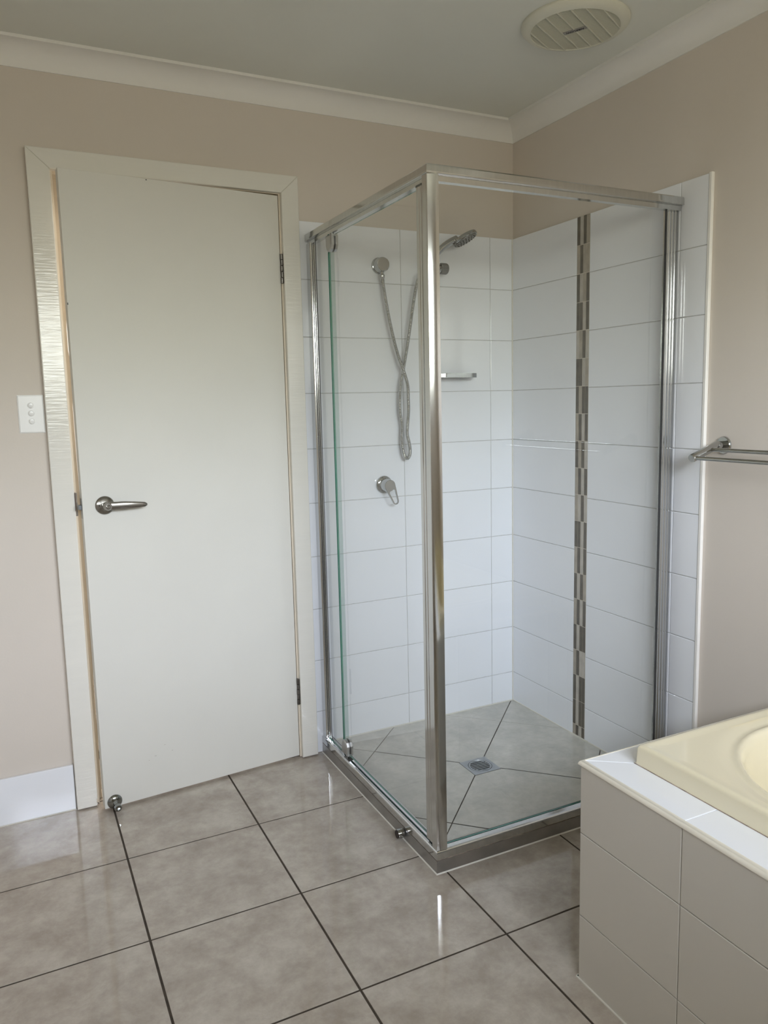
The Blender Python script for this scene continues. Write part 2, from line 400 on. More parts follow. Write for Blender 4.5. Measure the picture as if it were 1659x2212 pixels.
# mosaic strip
pat = ['DLDM', 'MDMM', 'DLMD', 'DDLD', 'LMDL', 'DDLM', 'DMDD', 'MDLD', 'DMDL', 'MDLD', 'MLDL', 'DDLD', 'MDLD', 'DLDM', 'MDLD', 'DLDD', 'MDLL', 'DLDD', 'DLDD', 'MDLD']
b = MB(); pz = 0.0991; pw_ = (YS1 - YS2) / 4
b.box(0.0012, 0.004, YS2, YS1, ZS, ZT, mat('cream_mosaic_grout', (0.62, 0.58, 0.50), 0.8, var=0.08, vscale=40))
for r, row in enumerate(pat):
    z1 = ZT - r * pz; z0 = max(z1 - pz, ZS)
    for c, ch in enumerate(row):
        wall_tiles(b, 'x', [(YS1 - c * pw_, YS1 - (c + 1) * pw_, z0, z1)], ch=0.0006, gap=0.0011, m={'D': M_mdark, 'L': M_mlight, 'M': M_mmid}[ch])
b.build('mosaic_strip', wall_right)
b = MB()
b.box(-0.002, PW, YE - 0.0115, YE - 0.0005, 0.0, ZT + 0.0015, M_wbead, bevel=0.002, seg=3)
b.build('tile_edge_bead', wall_right)

# skirting tiles left of the door
b = MB(); b.box(-2.497, -1.764, 0.001, PW, 0.0, 0.1545, M_grout)
wall_tiles(b, 'y', [(-2.16, -1.764, 0.0012, 0.157), (-2.498, -2.16, 0.0012, 0.157)], face=-0.002)
b.box(-2.497, -1.764, -0.004, -0.001, 0, 0.0025, M_sil)
struct(b, 'baseboard_back', 'white glossy skirting tile left of the door frame', 'baseboard')
b = MB(); b.box(XL, XL + 0.01, WY, -0.0, 0.001, 0.157, M_tile, bevel=0.001)
struct(b, 'baseboard_left', 'white glossy skirting tile along the left wall', 'baseboard')

# cornices: lip, cove, mitred at the corner
CP = [(0.0, -0.068), (0.003, -0.0675)]
CP = [(0.0, 0.0)] + []
CS = 0.068
prof = [(0.0, CS), (0.004, CS)]
for t in range(0, 9):
    a = t / 8 * math.pi / 2
    prof.append((0.004 + (CS - 0.010) * (1 - math.cos(a)), CS - 0.004 - (CS - 0.013) * math.sin(a)))
prof += [(CS, 0.009), (CS, 0.0)]           # (distance from wall, drop below ceiling)
def cornice(name, label, wall):
    b = MB(); n = M_corn
    if wall == 'back': R = [[(XL + d, PW - d, CE - h) for d, h in prof], [(PW - d, PW - d, CE - h) for d, h in prof]]
    if wall == 'right': R = [[(PW - d, PW - d, CE - h) for d, h in prof], [(PW - d, WY + d, CE - h) for d, h in prof]]
    if wall == 'left': R = [[(XL + d, PW - d, CE - h) for d, h in prof], [(XL + d, WY + d, CE - h) for d, h in prof]]
    if wall == 'front': R = [[(XL + d, WY + d, CE - h) for d, h in prof], [(PW - d, WY + d, CE - h) for d, h in prof]]
    b.rings(R, n, cap0=False, cap1=False, closed=False)
    struct(b, name, label, 'cornice', auto=28)
cornice('trim_1', 'white coved cornice above the door wall', 'back')
cornice('trim_2', 'white coved cornice above the right wall near the fan', 'right')
cornice('trim_3', 'white coved cornice above the left wall', 'left')
cornice('trim_4', 'white coved cornice above the window wall', 'front')

# architrave and jamb
AX0, AX1, AZ = -1.7620, -0.9078, 2.1056
IX0, IX1, IZ = -1.6970, -0.9695, 2.0460
b = MB(); yf, yb = -0.019, PW - 0.0005
def arch_piece(b, ring):
    b.prism([(x, yb, z) for x, z in ring], (0, yf - yb, 0), M_arch, bevel=0.003, seg=2)
arch_piece(b, [(AX0, 0.004), (IX0, 0.004), (IX0, IZ), (AX0, AZ)])
arch_piece(b, [(IX1, 0.004), (AX1, 0.004), (AX1, AZ), (IX1, IZ)])
arch_piece(b, [(AX0, AZ), (IX0, IZ), (IX1, IZ), (AX1, AZ)])
arch = struct(b, 'trim_5', 'glossy off-white door architrave between light switch and shower', 'door frame')
JX0, JX1, JZ = -1.6905, -0.9750, 2.0440
b = MB(); y1 = 0.125
b.box(OX0, JX0, -0.0005, y1, 0.002, OZ, M_jamb2, bevel=0.001); b.box(JX1, OX1, -0.0005, y1, 0.002, OZ, M_jamb2, bevel=0.001); b.box(JX0, JX1, -0.0005, y1, JZ, OZ, M_jamb2)
b.build('door_jamb', arch)
b = MB()
zs_ = [(0.002, .0105), (0.20, .0105), (0.22, .0128), (0.27, .0128), (0.29, .0100), (0.43, .0102), (0.46, .0130), (1.0, .0128), (1.16, .0108), (1.33, .0110), (1.36, .0126), (1.49, .0126), (1.51, .0104), (1.58, .0108), (1.61, .0126), (JZ - 0.0122, .0126)]
b.prism([(JX0, 0.037, 0.002)] + [(JX0 + w_, 0.037, z) for z, w_ in zs_] + [(JX0, 0.037, JZ - 0.0122)], (0, 0.038, 0), M_jamb)
b.box(JX1 - 0.012, JX1, 0.037, 0.075, 0.002, JZ, M_jamb); b.box(JX0, JX1, 0.037, 0.075, JZ - 0.012, JZ, M_jamb)
b.build('door_stop_bead', arch)
b = MB()
b.box(IX0 - 0.0008, JX0 + 0.0007, -0.0015, 0.030, 0.985, 1.060, M_satin, bevel=0.0003)
b.box(IX0 - 0.001, IX0 + 0.003, -0.0215, -0.003, 1.003, 1.062, mat('worn_strike_lip', (0.09, 0.06, 0.05), 0.5, metal=0.4, var=0.3, vscale=40), bevel=0.001)
b.build('strike_plate', arch)
b = MB()          # flaking paint and dirt at the foot of the frame
for k in range(14):
    x = random.uniform(-1.7005, -1.6945); z = random.uniform(0.003, 0.032); r = random.uniform(0.0008, 0.0018)
    b.box(x - r, x + r, -0.0215, -0.0185, z - r, z + r, M_jamb2 if k % 3 else M_dirt)
b.build('peeling_paint', arch)

# ------------------------------------------------------------------ door leaf (hinged right, standing 5 degrees open)
hinge = Vector((-0.9780, -0.0035, 0)); ang = math.radians(5.35)
door = bpy.data.objects.new('door_1', None); C.objects.link(door); door.location = hinge; door.rotation_euler = (0, 0, ang)
tag(door, 'plain off-white door standing slightly open with satin lever handle', 'door', kind='structure')
# local: leaf runs to -x, its room face at y = 0, thickness to +y
def dbuild(b, name, parent=door): return b.build(name, parent)
b = MB(); b.box(-0.7055, 0, 0, 0.035, 0.010, 2.0385, M_door, bevel=0.0012, seg=2)
dbuild(b, 'door_leaf')
DH_X, DH_Z = -0.6385, 1.0205
b = MB()
b.lathe([(0.0285, 0), (0.0295, 0.0015), (0.0290, 0.003), (0.0262, 0.0052), (0.0200, 0.0085), (0.0135, 0.0105), (0.0128, 0.0115)], (DH_X, 0, DH_Z), (0, -1, 0), M_satin, n=56)
handle = empty('door_handle'); handle.parent = door; handle.location = (0, 0, 0)
bpy.data.objects.remove(handle)
handle = dbuild(b, 'door_handle')
b = MB()
b.lathe([(0.0118, 0.010), (0.0118, 0.016), (0.0100, 0.017), (0.0100, 0.030), (0.0125, 0.032), (0.0125, 0.050), (0.0110, 0.0525)], (DH_X, 0, DH_Z), (0, -1, 0), M_satin, n=40)
ringsL = []
for t in range(0, 17):
    s_ = t / 16; x = DH_X + 0.004 + 0.118 * s_
    hh = 0.0128 * (1 - 0.10 * s_) if s_ < 0.3 else 0.0128 - 0.0058 * ((s_ - 0.3) / 0.7) ** 1.3
    th = 0.0075 - 0.0030 * s_
    if t == 16: hh *= 0.45; th *= 0.5
    zc = DH_Z - 0.0035 * s_ * s_ + 0.001; yc = -(0.0405 + 0.006 * math.sin(s_ * 2.6))
    ringsL.append([(x, yc + th * math.copysign(abs(math.sin(a)) ** 0.75, math.sin(a)), zc + hh * math.copysign(abs(math.cos(a)) ** 0.8, math.cos(a))) for a in [2 * math.pi * k / 20 for k in range(20)]])
b.rings(ringsL, M_satin)
dbuild(b, 'lever', handle)
b = MB()
b.lathe([(0.0070, 0.052), (0.0070, 0.054), (0.0045, 0.0555)], (DH_X, 0, DH_Z), (0, -1, 0), M_satin, n=28)
b.box(DH_X - 0.0008, DH_X + 0.0008, -0.057, -0.0545, DH_Z - 0.005, DH_Z + 0.005, M_chrome, bevel=0.0003)
dbuild(b, 'privacy_button', handle)
b = MB(); b.lathe([(0.0042, 0.002), (0.0042, 0.0085), (0.0030, 0.0095)], (DH_X - 0.0185, 0, DH_Z + 0.001), (0, -1, 0), M_chrome, n=20)
dbuild(b, 'fixing_screw', handle)
b = MB()
b.box(-0.7062, -0.7050, 0.005, 0.030, DH_Z - 0.038, DH_Z + 0.026, M_steel)
b.box(-0.7165, -0.7050, 0.0085, 0.0245, DH_Z - 0.010, DH_Z + 0.006, mat('latch_metal', (0.16, 0.17, 0.18), 0.35, metal=0.8), bevel=0.0015)
dbuild(b, 'latch_bolt')
M_hd = mat('hinge_metal', (0.17, 0.16, 0.15), 0.3, metal=0.9, var=0.25, vscale=60)
for zc in (1.795, 0.262):
    b = MB()
    for k in range(5):
        z0 = zc - 0.05 + k * 0.02; off = 0.0007 if k % 2 else 0.0
        b.lathe([(0.0048, 0.0), (0.0056, 0.0008), (0.0056, 0.0182), (0.0048, 0.0188)], (0.0028 + off, -0.0048, z0), (0, 0, 1), M_hd, n=20)
    b.box(0.0006, 0.0025, -0.002, 0.028, zc - 0.05, zc + 0.05, M_hd)
    dbuild(b, 'hinge')
b = MB(); SX, SZ = -0.6735, 0.0285
b.lathe([(0.0235, 0.0), (0.0240, 0.001), (0.0225, 0.0035), (0.0160, 0.0080), (0.0085, 0.0105), (0.0060, 0.014), (0.0055, 0.034), (0.0085, 0.036), (0.0120, 0.041), (0.0125, 0.050), (0.0100, 0.0560), (0.004, 0.0580)], (SX, 0, SZ), (0, -1, 0), mat('door_catch_metal', (0.30, 0.31, 0.30), 0.10, metal=1), n=44)
dbuild(b, 'door_catch')
b = MB()
for (dx, dz, wd) in ((-0.535, 0.150, 0.007), (-0.555, 0.140, 0.003), (-0.50, 0.182, 0.004), (-0.476, 0.155, 0.004)):
    b.box(dx, dx + wd, -0.0003, 0, dz, dz + 0.0008, M_dirt)
b.box(-0.447, -0.4435, -0.0006, 0, 2.0335, 2.0365, M_black)
b.box(-0.7052, -0.7025, -0.0006, 0.001, 1.640, 1.6465, M_black)
dbuild(b, 'scuff_marks')

# hallway threshold shadow-gap filler
b = MB(); b.box(-1.69, -0.976, 0.04, 0.10, 0.0, 0.003, M_jamb2, bevel=0.001)
b.build('door_sill', arch)

# ------------------------------------------------------------------ window behind the camera
win = bpy.data.objects.new('window_1', None); C.objects.link(win); win.location = (0, 0, 0)
tag(win, 'aluminium sliding window in the wall behind the camera', 'window', kind='structure')
M_wf = mat('white_window_frame', (0.75, 0.75, 0.73), 0.35)
b = MB(); t_ = 0.035
yy0, yy1 = WY - 0.07, WY - 0.02
b.box(WX0, WX1, yy0, yy1, WZ0, WZ0 + t_, M_wf, bevel=0.003); b.box(WX0, WX1, yy0, yy1, WZ1 - t_, WZ1, M_wf, bevel=0.003)
b.box(WX0, WX0 + t_, yy0, yy1, WZ0, WZ1, M_wf, bevel=0.003); b.box(WX1 - t_, WX1, yy0, yy1, WZ0, WZ1, M_wf, bevel=0.003)
xm = (WX0 + WX1) / 2
b.box(xm - 0.025, xm + 0.025, yy0, yy1, WZ0, WZ1, M_wf, bevel=0.003)
b.build('window_frame', win)
b = MB(); b.box(WX0 + t_, WX1 - t_, WY - 0.048, WY - 0.044, WZ0 + t_, WZ1 - t_, M_pane)
b.build('window_pane', win)

vm = bpy.data.objects.new('added_bounce_mirror', None); C.objects.link(vm); vm.location = (XL, -1.45, 1.45)  # assumed mirror, added out of view; bounces window light to the right wall
tag(vm, 'frameless rectangular mirror added on the left wall, outside the view, to bounce window light', 'mirror')
M_mir = mat('mirror_silvering', (0.88, 0.90, 0.89), 0.02, metal=1, var=0.003)
b = MB(); b.box(XL + 0.001, XL + 0.007, -1.93, -0.75, 1.00, 1.98, M_mir, bevel=0.001)
b.build('mirror_glass'); bpy.data.objects['mirror_glass'].parent = vm; bpy.data.objects['mirror_glass'].location = -vm.location

# ------------------------------------------------------------------ bath hob and tub
hob = bpy.data.objects.new('bath_surround', None); C.objects.link(hob); hob.location = (HX, HY, 0)
tag(hob, 'boxed-in bath surround tiled off-white with a narrow white ledge, beside the shower', 'bath surround')
TXa, TYa, TXb, TYb = -0.6986, -1.4540, -0.012, -3.11      # tub rim outline
b = MB()
TK = 0.008
b.box(HX + TK, HX + TK + 0.03, HYE + 0.002, HY - TK, 0.001, HZ - TK, M_grout)
b.box(HX + TK, PW - 0.001, HY - TK - 0.03, HY - TK, 0.001, HZ - TK, M_grout)
b.box(HX + TK, TXa + 0.02, HYE + 0.002, HY - TK, HZ - 0.03, HZ - 0.002, M_grout); b.box(HX + TK, PW - 0.001, TYa - 0.02, HY - TK, HZ - 0.03, HZ - 0.002, M_grout)
b.box(HX + TK, PW - 0.001, HYE + 0.002, TYb + 0.02, HZ - 0.03, HZ - 0.002, M_grout)
place(b.build('hob_core'), hob)
b = MB()
zr = [(0.001, 0.1586), (0.1586, 0.3586), (0.3586, HZ - 0.0105)]
yj = [HY - 0.004, -1.6761, -2.0761, -2.4761, -2.8761, HYE + 0.003]
for z0, z1 in zr:
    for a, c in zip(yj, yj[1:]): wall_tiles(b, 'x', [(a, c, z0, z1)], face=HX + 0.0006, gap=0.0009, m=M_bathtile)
xj = [HX + 0.004, -0.4843, -0.0843, PW - 0.002]
for z0, z1 in zr:
    for a, c in zip(xj, xj[1:]):
        a2, c2 = a + 0.0009, c - 0.0009
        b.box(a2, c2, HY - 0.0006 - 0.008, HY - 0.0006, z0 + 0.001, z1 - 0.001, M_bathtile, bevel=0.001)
place(b.build('side_tiles'), hob)
b = MB()
def flat(P): 
    P = clean(P)
    n = len(P); ar = sum(P[i][0] * P[(i + 1) % n][1] - P[(i + 1) % n][0] * P[i][1] for i in range(n))
    if ar < 0: P = P[::-1]
    tile_top(b, P, HZ - 0.008, HZ, 0.0010, M_tile)
g = 0.0008; xo, yo = HX + 0.0085, HY - 0.0085
# mitre at the corner
flat([(xo, yo - 0.0012), (xo, -1.6761 + g), (TXa + 0.012, -1.6761 + g), (TXa + 0.012, TYa - 0.012), (TXa, TYa)])
flat([(xo + 0.0012, yo), (TXa + 0.001, TYa + 0.0012), (TXa + 0.012, TYa - 0.010), (-0.4843 - g, TYa - 0.010), (-0.4843 - g, yo)])
flat([(-0.4843 + g, yo), (-0.4843 + g, TYa - 0.010), (-0.0843 - g, TYa - 0.010), (-0.0843 - g, yo)])
flat([(-0.0843 + g, yo), (-0.0843 + g, TYa - 0.010), (PW - 0.001, TYa - 0.010), (PW - 0.001, yo)])
for a, c in ((-1.6761, -2.0761), (-2.0761, -2.4761), (-2.4761, -2.8761), (-2.8761, -3.118)):
    flat([(xo, a - g), (xo, c + g), (TXa + 0.012, c + g), (TXa + 0.012, a - g)])
for a, c in ((HX + 0.0085, -0.4), (-0.4, PW - 0.001)):
    flat([(a + g, TYb + 0.01), (c - g, TYb + 0.01), (c - g, HYE + 0.003), (a + g, HYE + 0.003)])
place(b.build('ledge_tiles'), hob)
# rounded cream bead along the two exposed edges
b = MB()
pr = [(0, -0.0110), (-0.0010, -0.0095)] 
arc = [(-0.0012 + 0.0105 * (1 - math.cos(a)) - 0.0008, -0.0105 + 0.0110 * math.sin(a)) for a in [k / 8 * math.pi / 2 for k in range(9)]]
pr = [(0.004, -0.0108), (-0.0020, -0.0108)] + arc + [(0.0095, -0.002)]
R = [[(HX + d, HYE + 0.003, HZ + h) for d, h in pr], [(HX + d, HY - d, HZ + h) for d, h in pr], [(PW - 0.001, HY - d, HZ + h) for d, h in pr]]
b.rings(R, M_bead, cap0=False, cap1=False, closed=False)
place(b.build('edge_bead', auto=50), hob)
b = MB(); b.box(HX - 0.003, HX + 0.004, HYE + 0.003, HY + 0.0, 0.0, 0.003, M_sil); b.box(HX, 0, HY - 0.004, HY + 0.003, 0.0, 0.003, M_sil)
place(b.build('silicone_joint'), hob)

# tub
tub = bpy.data.objects.new('bathtub', None); C.objects.link(tub); tub.location = (TXa, TYa, HZ)
tag(tub, 'glossy cream acrylic bathtub with square rim set into the tiled surround', 'bathtub')
def rrect(x0, x1, y0, y1, r, N):
    """N points round a rounded rectangle, indexed by angle from the centre"""
    cx, cyy = (x0 + x1) / 2, (y0 + y1) / 2; hx, hy = (x1 - x0) / 2, (y1 - y0) / 2; out = []
    # parametrise by perimeter so that corners get enough points
    segs = []
    def arcp(ax, ay, a0):
        return [(ax + r * math.cos(a0 + math.pi / 2 * k / 12), ay + r * math.sin(a0 + math.pi / 2 * k / 12)) for k in range(13)]
    P = arcp(cx + hx - r, cyy + hy - r, 0) + arcp(cx - hx + r, cyy + hy - r, math.pi / 2) + arcp(cx - hx + r, cyy - hy + r, math.pi) + arcp(cx + hx - r, cyy - hy + r, 1.5 * math.pi)
    res = []                                      # add straight-side points
    for i in range(4):
        seg = P[i * 13:(i + 1) * 13]; nx = P[((i + 1) * 13) % 52]
        res += seg
        for k in range(1, N + 1):
            t = k / (N + 1); res.append((seg[-1][0] * (1 - t) + nx[0] * t, seg[-1][1] * (1 - t) + nx[1] * t))
    return res
NS = 8
def ring(x0, x1, y0, y1, r, z): return [(p[0], p[1], z) for p in rrect(x0, x1, y0, y1, r, NS)]
zt = HZ + 0.0445
b = MB()
X0, X1_, Y0, Y1 = TXa, TXb, TYb, TYa
R = []
def off(d, z, r): R.append(ring(X0 + d, X1_ - d, Y0 + d, Y1 - d, max(r, 0.001), z))
off(0.0, HZ + 0.001, 0.006); off(0.0020, zt - 0.008, 0.006); off(0.0030, zt - 0.004, 0.007); off(0.0055, zt - 0.0012, 0.008); off(0.010, zt, 0.010)
off(0.016, zt - 0.0002, 0.012); off(0.022, zt - 0.0015, 0.016); off(0.034, zt - 0.0025, 0.03)
# basin: capsule with an end radius of 265 mm
bx0, bx1, by1, by0 = -0.628, -0.092, -1.522, -3.03
def cap(d, z, rr=None):
    r = (bx1 - bx0) / 2 - d - 0.002
    R.append(ring(bx0 + d, bx1 - d, by0 + d, by1 - d, r, z))
cap(-0.050, zt - 0.0028); cap(-0.034, zt - 0.0050); cap(-0.020, zt - 0.0092); cap(-0.011, zt - 0.0104); cap(-0.006, zt - 0.0088); cap(-0.001, zt - 0.0080); cap(0.004, zt - 0.0098); cap(0.008, zt - 0.0145); cap(0.011, zt - 0.022)
cap(0.014, zt - 0.030); cap(0.030, zt - 0.12); cap(0.055, zt - 0.26); cap(0.085, zt - 0.37); cap(0.12, zt - 0.405); cap(0.17, zt - 0.415)
b.rings(R, M_cream, cap0=False, cap1=True)
place(b.build('tub_shell', auto=60), tub)
b = MB(); b.box(X0 - 0.0012, X0 + 0.02, Y0, Y1 + 0.0012, HZ, HZ + 0.0012, M_dirt); b.box(X0, X1_, Y1 - 0.02, Y1 + 0.002, HZ, HZ + 0.002, M_sil)
place(b.build('sealant_line'), tub)
b = MB(); b.lathe([(0.030, 0), (0.030, 0.002), (0.026, 0.004), (0.008, 0.003)], (-0.36, -2.80, zt - 0.414), (0, 0, 1), M_chrome)
place(b.build('plug_hole'), tub)

# ------------------------------------------------------------------ shower screen
scr = bpy.data.objects.new('shower_screen', None); C.objects.link(scr); scr.location = (L_, D_, 0)
tag(scr, 'square corner shower screen of clear glass in a polished aluminium frame', 'shower screen')
def sp(b, name, **k): return place(b.build(name, **k), scr)
def mitre(b, prof, m, smooth=False):
    """profile (inset from the outer plane, z) swept along the door side and then the front side"""
    R = [[(L_ + d, -0.0005, z) for d, z in prof], [(L_ + d, D_ + d, z) for d, z in prof], [(-0.0005, D_ + d, z) for d, z in prof]]
    b.rings(R, m, smooth=smooth)
b = MB(); mitre(b, [(0.0, 0.0005), (0.0, 0.0385), (0.003, 0.0385), (0.003, 0.0005)], M_base); sp(b, 'base_angle')
b = MB(); mitre(b, [(0.0015, 0.0385), (0.0015, 0.041), (0.0260, 0.041), (0.0260, 0.0385)], M_dirt); sp(b, 'grimy_joint')
b = MB()
mitre(b, [(0.0005, 0.0410), (-0.0005, 0.0420), (-0.0005, 0.0610), (0.0005, 0.0640), (0.0030, 0.0662), (0.0070, 0.0672), (0.024, 0.0695), (0.0265, 0.0695), (0.0270, 0.0660), (0.0360, 0.0640), (0.0365, 0.0362), (0.0330, 0.0362), (0.0330, 0.0410)], M_alu)
sp(b, 'sill_rail')
b = MB(); mitre(b, [(0.0265, 0.0662), (0.0268, 0.0700), (0.0290, 0.0700), (0.0292, 0.0655)], M_black); sp(b, 'glazing_seal')
b = MB()
mitre(b, [(0.0, 1.8965), (-0.0004, 1.9000), (0.0002, 1.9150), (0.0035, 1.9185), (0.030, 1.9185), (0.032, 1.9170), (0.032, 1.8960), (0.0290, 1.8800), (0.0100, 1.8800), (0.0090, 1.8950), (0.0020, 1.8950)], M_alu)
sp(b, 'top_rail')
b = MB()
mitre(b, [(0.0006, 1.8945), (-0.0010, 1.8952), (-0.0010, 1.8972), (0.0006, 1.8980)], M_alu)
sp(b, 'rail_lip')
# corner post: two chamfered faces
b = MB()
cx0, cx1, cy0, cy1 = L_ + 0.0015, -0.8480, D_ + 0.0002, -0.8600
def post(b, ring, z0, z1, m, bev=0.0): b.prism([(x, y, z0) for x, y in ring], (0, 0, z1 - z0), m)
# gently convex front face
face_ = []; wd = cx1 - cx0 - 0.003; px_, py_ = 0.0, 0.0; n_ = 16
for k in range(n_ + 1):
    face_.append((px_, py_))
    a_ = math.radians(-15 + 17 * k / n_); px_ += wd / n_; py_ += math.tan(a_) * wd / n_
ymin = min(q[1] for q in face_)
ring_ = [(cx0, cy1), (cx0, cy0 + face_[0][1] - ymin + 0.0015)] + [(cx0 + 0.0012 + fx_, cy0 + fy_ - ymin) for fx_, fy_ in face_] + [(cx1, cy0 + face_[-1][1] - ymin + 0.003), (cx1, cy1)]
b.prism([(x, y, 0.068) for x, y in ring_], (0, 0, 1.828), M_alu, smooth=True)
sp(b, 'corner_post')
b = MB(); post(b, [(L_ + 0.012, -0.8515), (L_ + 0.012, -0.8600), (L_ + 0.030, -0.8600), (L_ + 0.030, -0.8515)], 0.071, 1.880, M_black); sp(b, 'door_seal')
# ribbed wall channels
def ribs(n, w0, depth0, amp):
    out = []
    for k in range(n * 6 + 1):
        t = k / (n * 6); out.append((t * w0, depth0 - amp * abs(math.sin(math.pi * n * t)) ** 0.6))
    return out
b = MB()
yF = -0.8680
ring_ = [(-0.0005, yF + 0.006), (-0.0008, yF + 0.0012), (-0.0020, yF)]
for k in range(37):
    t = k / 36; ring_.append((-0.0040 - 0.0360 * t, yF + 0.0004 - 0.0014 * abs(math.sin(math.pi * 3 * t))))
ring_ += [(-0.0410, yF + 0.0020), (-0.0418, yF), (-0.0450, yF), (-0.0460, yF + 0.0015), (-0.0460, yF + 0.016), (-0.0005, yF + 0.016)]
post(b, ring_, 0.068, 1.884, M_alu)
b.box(-0.0474, -0.0460, -0.8672, -0.8590, 0.070, 1.882, M_black)
sp(b, 'wall_channel')
b = MB()
xF = L_ + 0.0045
ring_ = [(xF + 0.0005, -0.0005), (xF, -0.0010), (xF, -0.0335), (xF + 0.0012, -0.0350)]
for k in range(31):
    t = k / 30; ring_.append((xF + 0.0022 + 0.0190 * t, -0.0350 - 0.0016 * abs(math.sin(math.pi * 3 * t)) ** 0.8))
ring_ += [(xF + 0.0225, -0.0345), (xF + 0.0225, -0.0010), (xF + 0.0220, -0.0005)]
post(b, ring_, 0.068, 1.884, M_alu)
b.box(-0.8705, -0.8560, -0.0362, -0.0352, 0.070, 1.880, M_black)
sp(b, 'wall_channel', auto=30)

def glass(name, x0, x1, y0, y1, z0, z1, edges):
    """glass sheet with greenish ground edges"""
    b = MB(); k0 = b.mi(M_glass); k1 = b.mi(M_gedge)
    b.box(x0, x1, y0, y1, z0, z1, M_glass)
    b.bm.faces.ensure_lookup_table(); b.bm.normal_update()
    thin = 0 if (x1 - x0) < (y1 - y0) else 1
    for f in b.bm.faces:
        if abs(f.normal[thin]) < 0.5: f.material_index = k1
    return sp(b, name, auto=None)
glass('front_glass', -0.8500, -0.0450, -0.8680, -0.8620, 0.070, 1.884, 0)
glass('side_glass', -0.8700, -0.8640, -0.1810, -0.0350, 0.0690, 1.884, 0)
dg = glass('door_glass', -0.8700, -0.8640, -0.8260, -0.1870, 0.0790, 1.8730, 0)
b = MB(); b.box(-0.8640, -0.8510, -0.1895, -0.1880, 0.0790, 1.8730, glass_mat('clear_pvc_seal', (0.80, 0.87, 0.85), 1.0)); sp(b, 'seal_fin', auto=None)
b = MB()
post(b, [(-0.8770, -0.8505), (-0.8785, -0.8480), (-0.8785, -0.8400), (-0.8765, -0.8380), (-0.8765, -0.8365), (-0.8785, -0.8345), (-0.8785, -0.8215), (-0.8760, -0.8190), (-0.8580, -0.8190), (-0.8580, -0.8505)], 0.0760, 1.8740, M_alu)
sp(b, 'door_edge_bar')
b = MB()
b.box(-0.8790, -0.8575, -0.8508, -0.8186, 1.8740, 1.8800, mat('grey_end_cap', (0.14, 0.14, 0.12), 0.5), bevel=0.001)
sp(b, 'end_cap')
M_piv = mat('satin_pivot_block', (0.46, 0.46, 0.45), 0.3, metal=0.8)
def pivot(zb, sgn, name='pivot_block'):
    b = MB(); yc = -0.212; hw = 0.0245; H = 0.053
    for xa, xb in ((-0.8815, -0.8702), (-0.8638, -0.8530)):
        out = [(-hw, 0), (-hw, H * 0.62), (-hw * 0.72, H * 0.88), (-hw * 0.25, H), (hw * 0.25, H), (hw * 0.72, H * 0.88), (hw, H * 0.62), (hw, 0)]
        outer = xa if xa < -0.87 else xb
        inner = xb if xa < -0.87 else xa
        ring0 = [(inner, yc + y, zb + sgn * z) for y, z in out]
        ring1 = [(outer + (0.003 if outer < inner else -0.003), yc + y, zb + sgn * z) for y, z in out]
        ring2 = [(outer, yc + y * 0.80, zb + sgn * (H * 0.08 + z * 0.84)) for y, z in out]
        b.rings([ring0, ring1, ring2], M_piv, smooth=False)
    b.box(-0.8702, -0.8638, yc - hw, yc + hw, zb, zb + sgn * 0.006, M_piv)
    b.lathe([(0.007, 0), (0.007, 0.010)], (-0.867, yc, zb + (-0.010 if sgn > 0 else 0.0)), (0, 0, 1), M_steel, n=20)
    return sp(b, name)
pivot(0.0785, 1); pivot(1.8745, -1)

# door stop pin fixed on the base of the screen
b = MB()
b.lathe([(0.0085, 0), (0.0135, 0.002), (0.0150, 0.006), (0.0150, 0.018), (0.0140, 0.0225)], (L_ - 0.0005, -0.6830, 0.0215), (-1, 0, 0), M_chrome, n=36)
stp = b.build('door_stop'); tag(stp, 'small round chrome door stop on the outer base of the shower screen', 'door stop')
b = MB(); b.lathe([(0.0120, 0.0222), (0.0120, 0.0240), (0.0105, 0.0248)], (L_ - 0.0005, -0.6830, 0.0215), (-1, 0, 0), M_rubber, n=30)
b.build('rubber_pad', stp)
# white silicone at the foot of the screen
b = MB(); mitre(b, [(-0.0035, 0.0), (-0.0030, 0.0012), (-0.0005, 0.0030), (0.0, 0.0)], M_sil); sp(b, 'silicone_bead')

# ------------------------------------------------------------------ floor waste
fw = bpy.data.objects.new('floor_waste', None); C.objects.link(fw); fw.location = (DC[0], DC[1], ZS)
tag(fw, 'square grey metal floor waste with round slotted grate in the shower floor', 'floor drain')
b = MB()
n = 72; zf = ZS + 0.0012
def sq(a, h): 
    c, s_ = math.cos(a), math.sin(a); k = h / max(abs(c), abs(s_)); return (c * k, s_ * k)
A = [2 * math.pi * (k + 0.5) / n for k in range(n)]
A = sorted(A + [math.pi / 4 + i * math.pi / 2 for i in range(4)])
R = [[(DC[0] + sq(a, DH)[0], DC[1] + sq(a, DH)[1], ZS - 0.003) for a in A], [(DC[0] + sq(a, DH - 0.0006)[0], DC[1] + sq(a, DH - 0.0006)[1], zf) for a in A],
     [(DC[0] + 0.0430 * math.cos(a), DC[1] + 0.0430 * math.sin(a), zf) for a in A], [(DC[0] + 0.0420 * math.cos(a), DC[1] + 0.0420 * math.sin(a), zf - 0.0018) for a in A]]
b.rings(R, M_steel, cap0=False, cap1=False, smooth=False)
place(b.build('surround_plate'), fw)
b = MB()
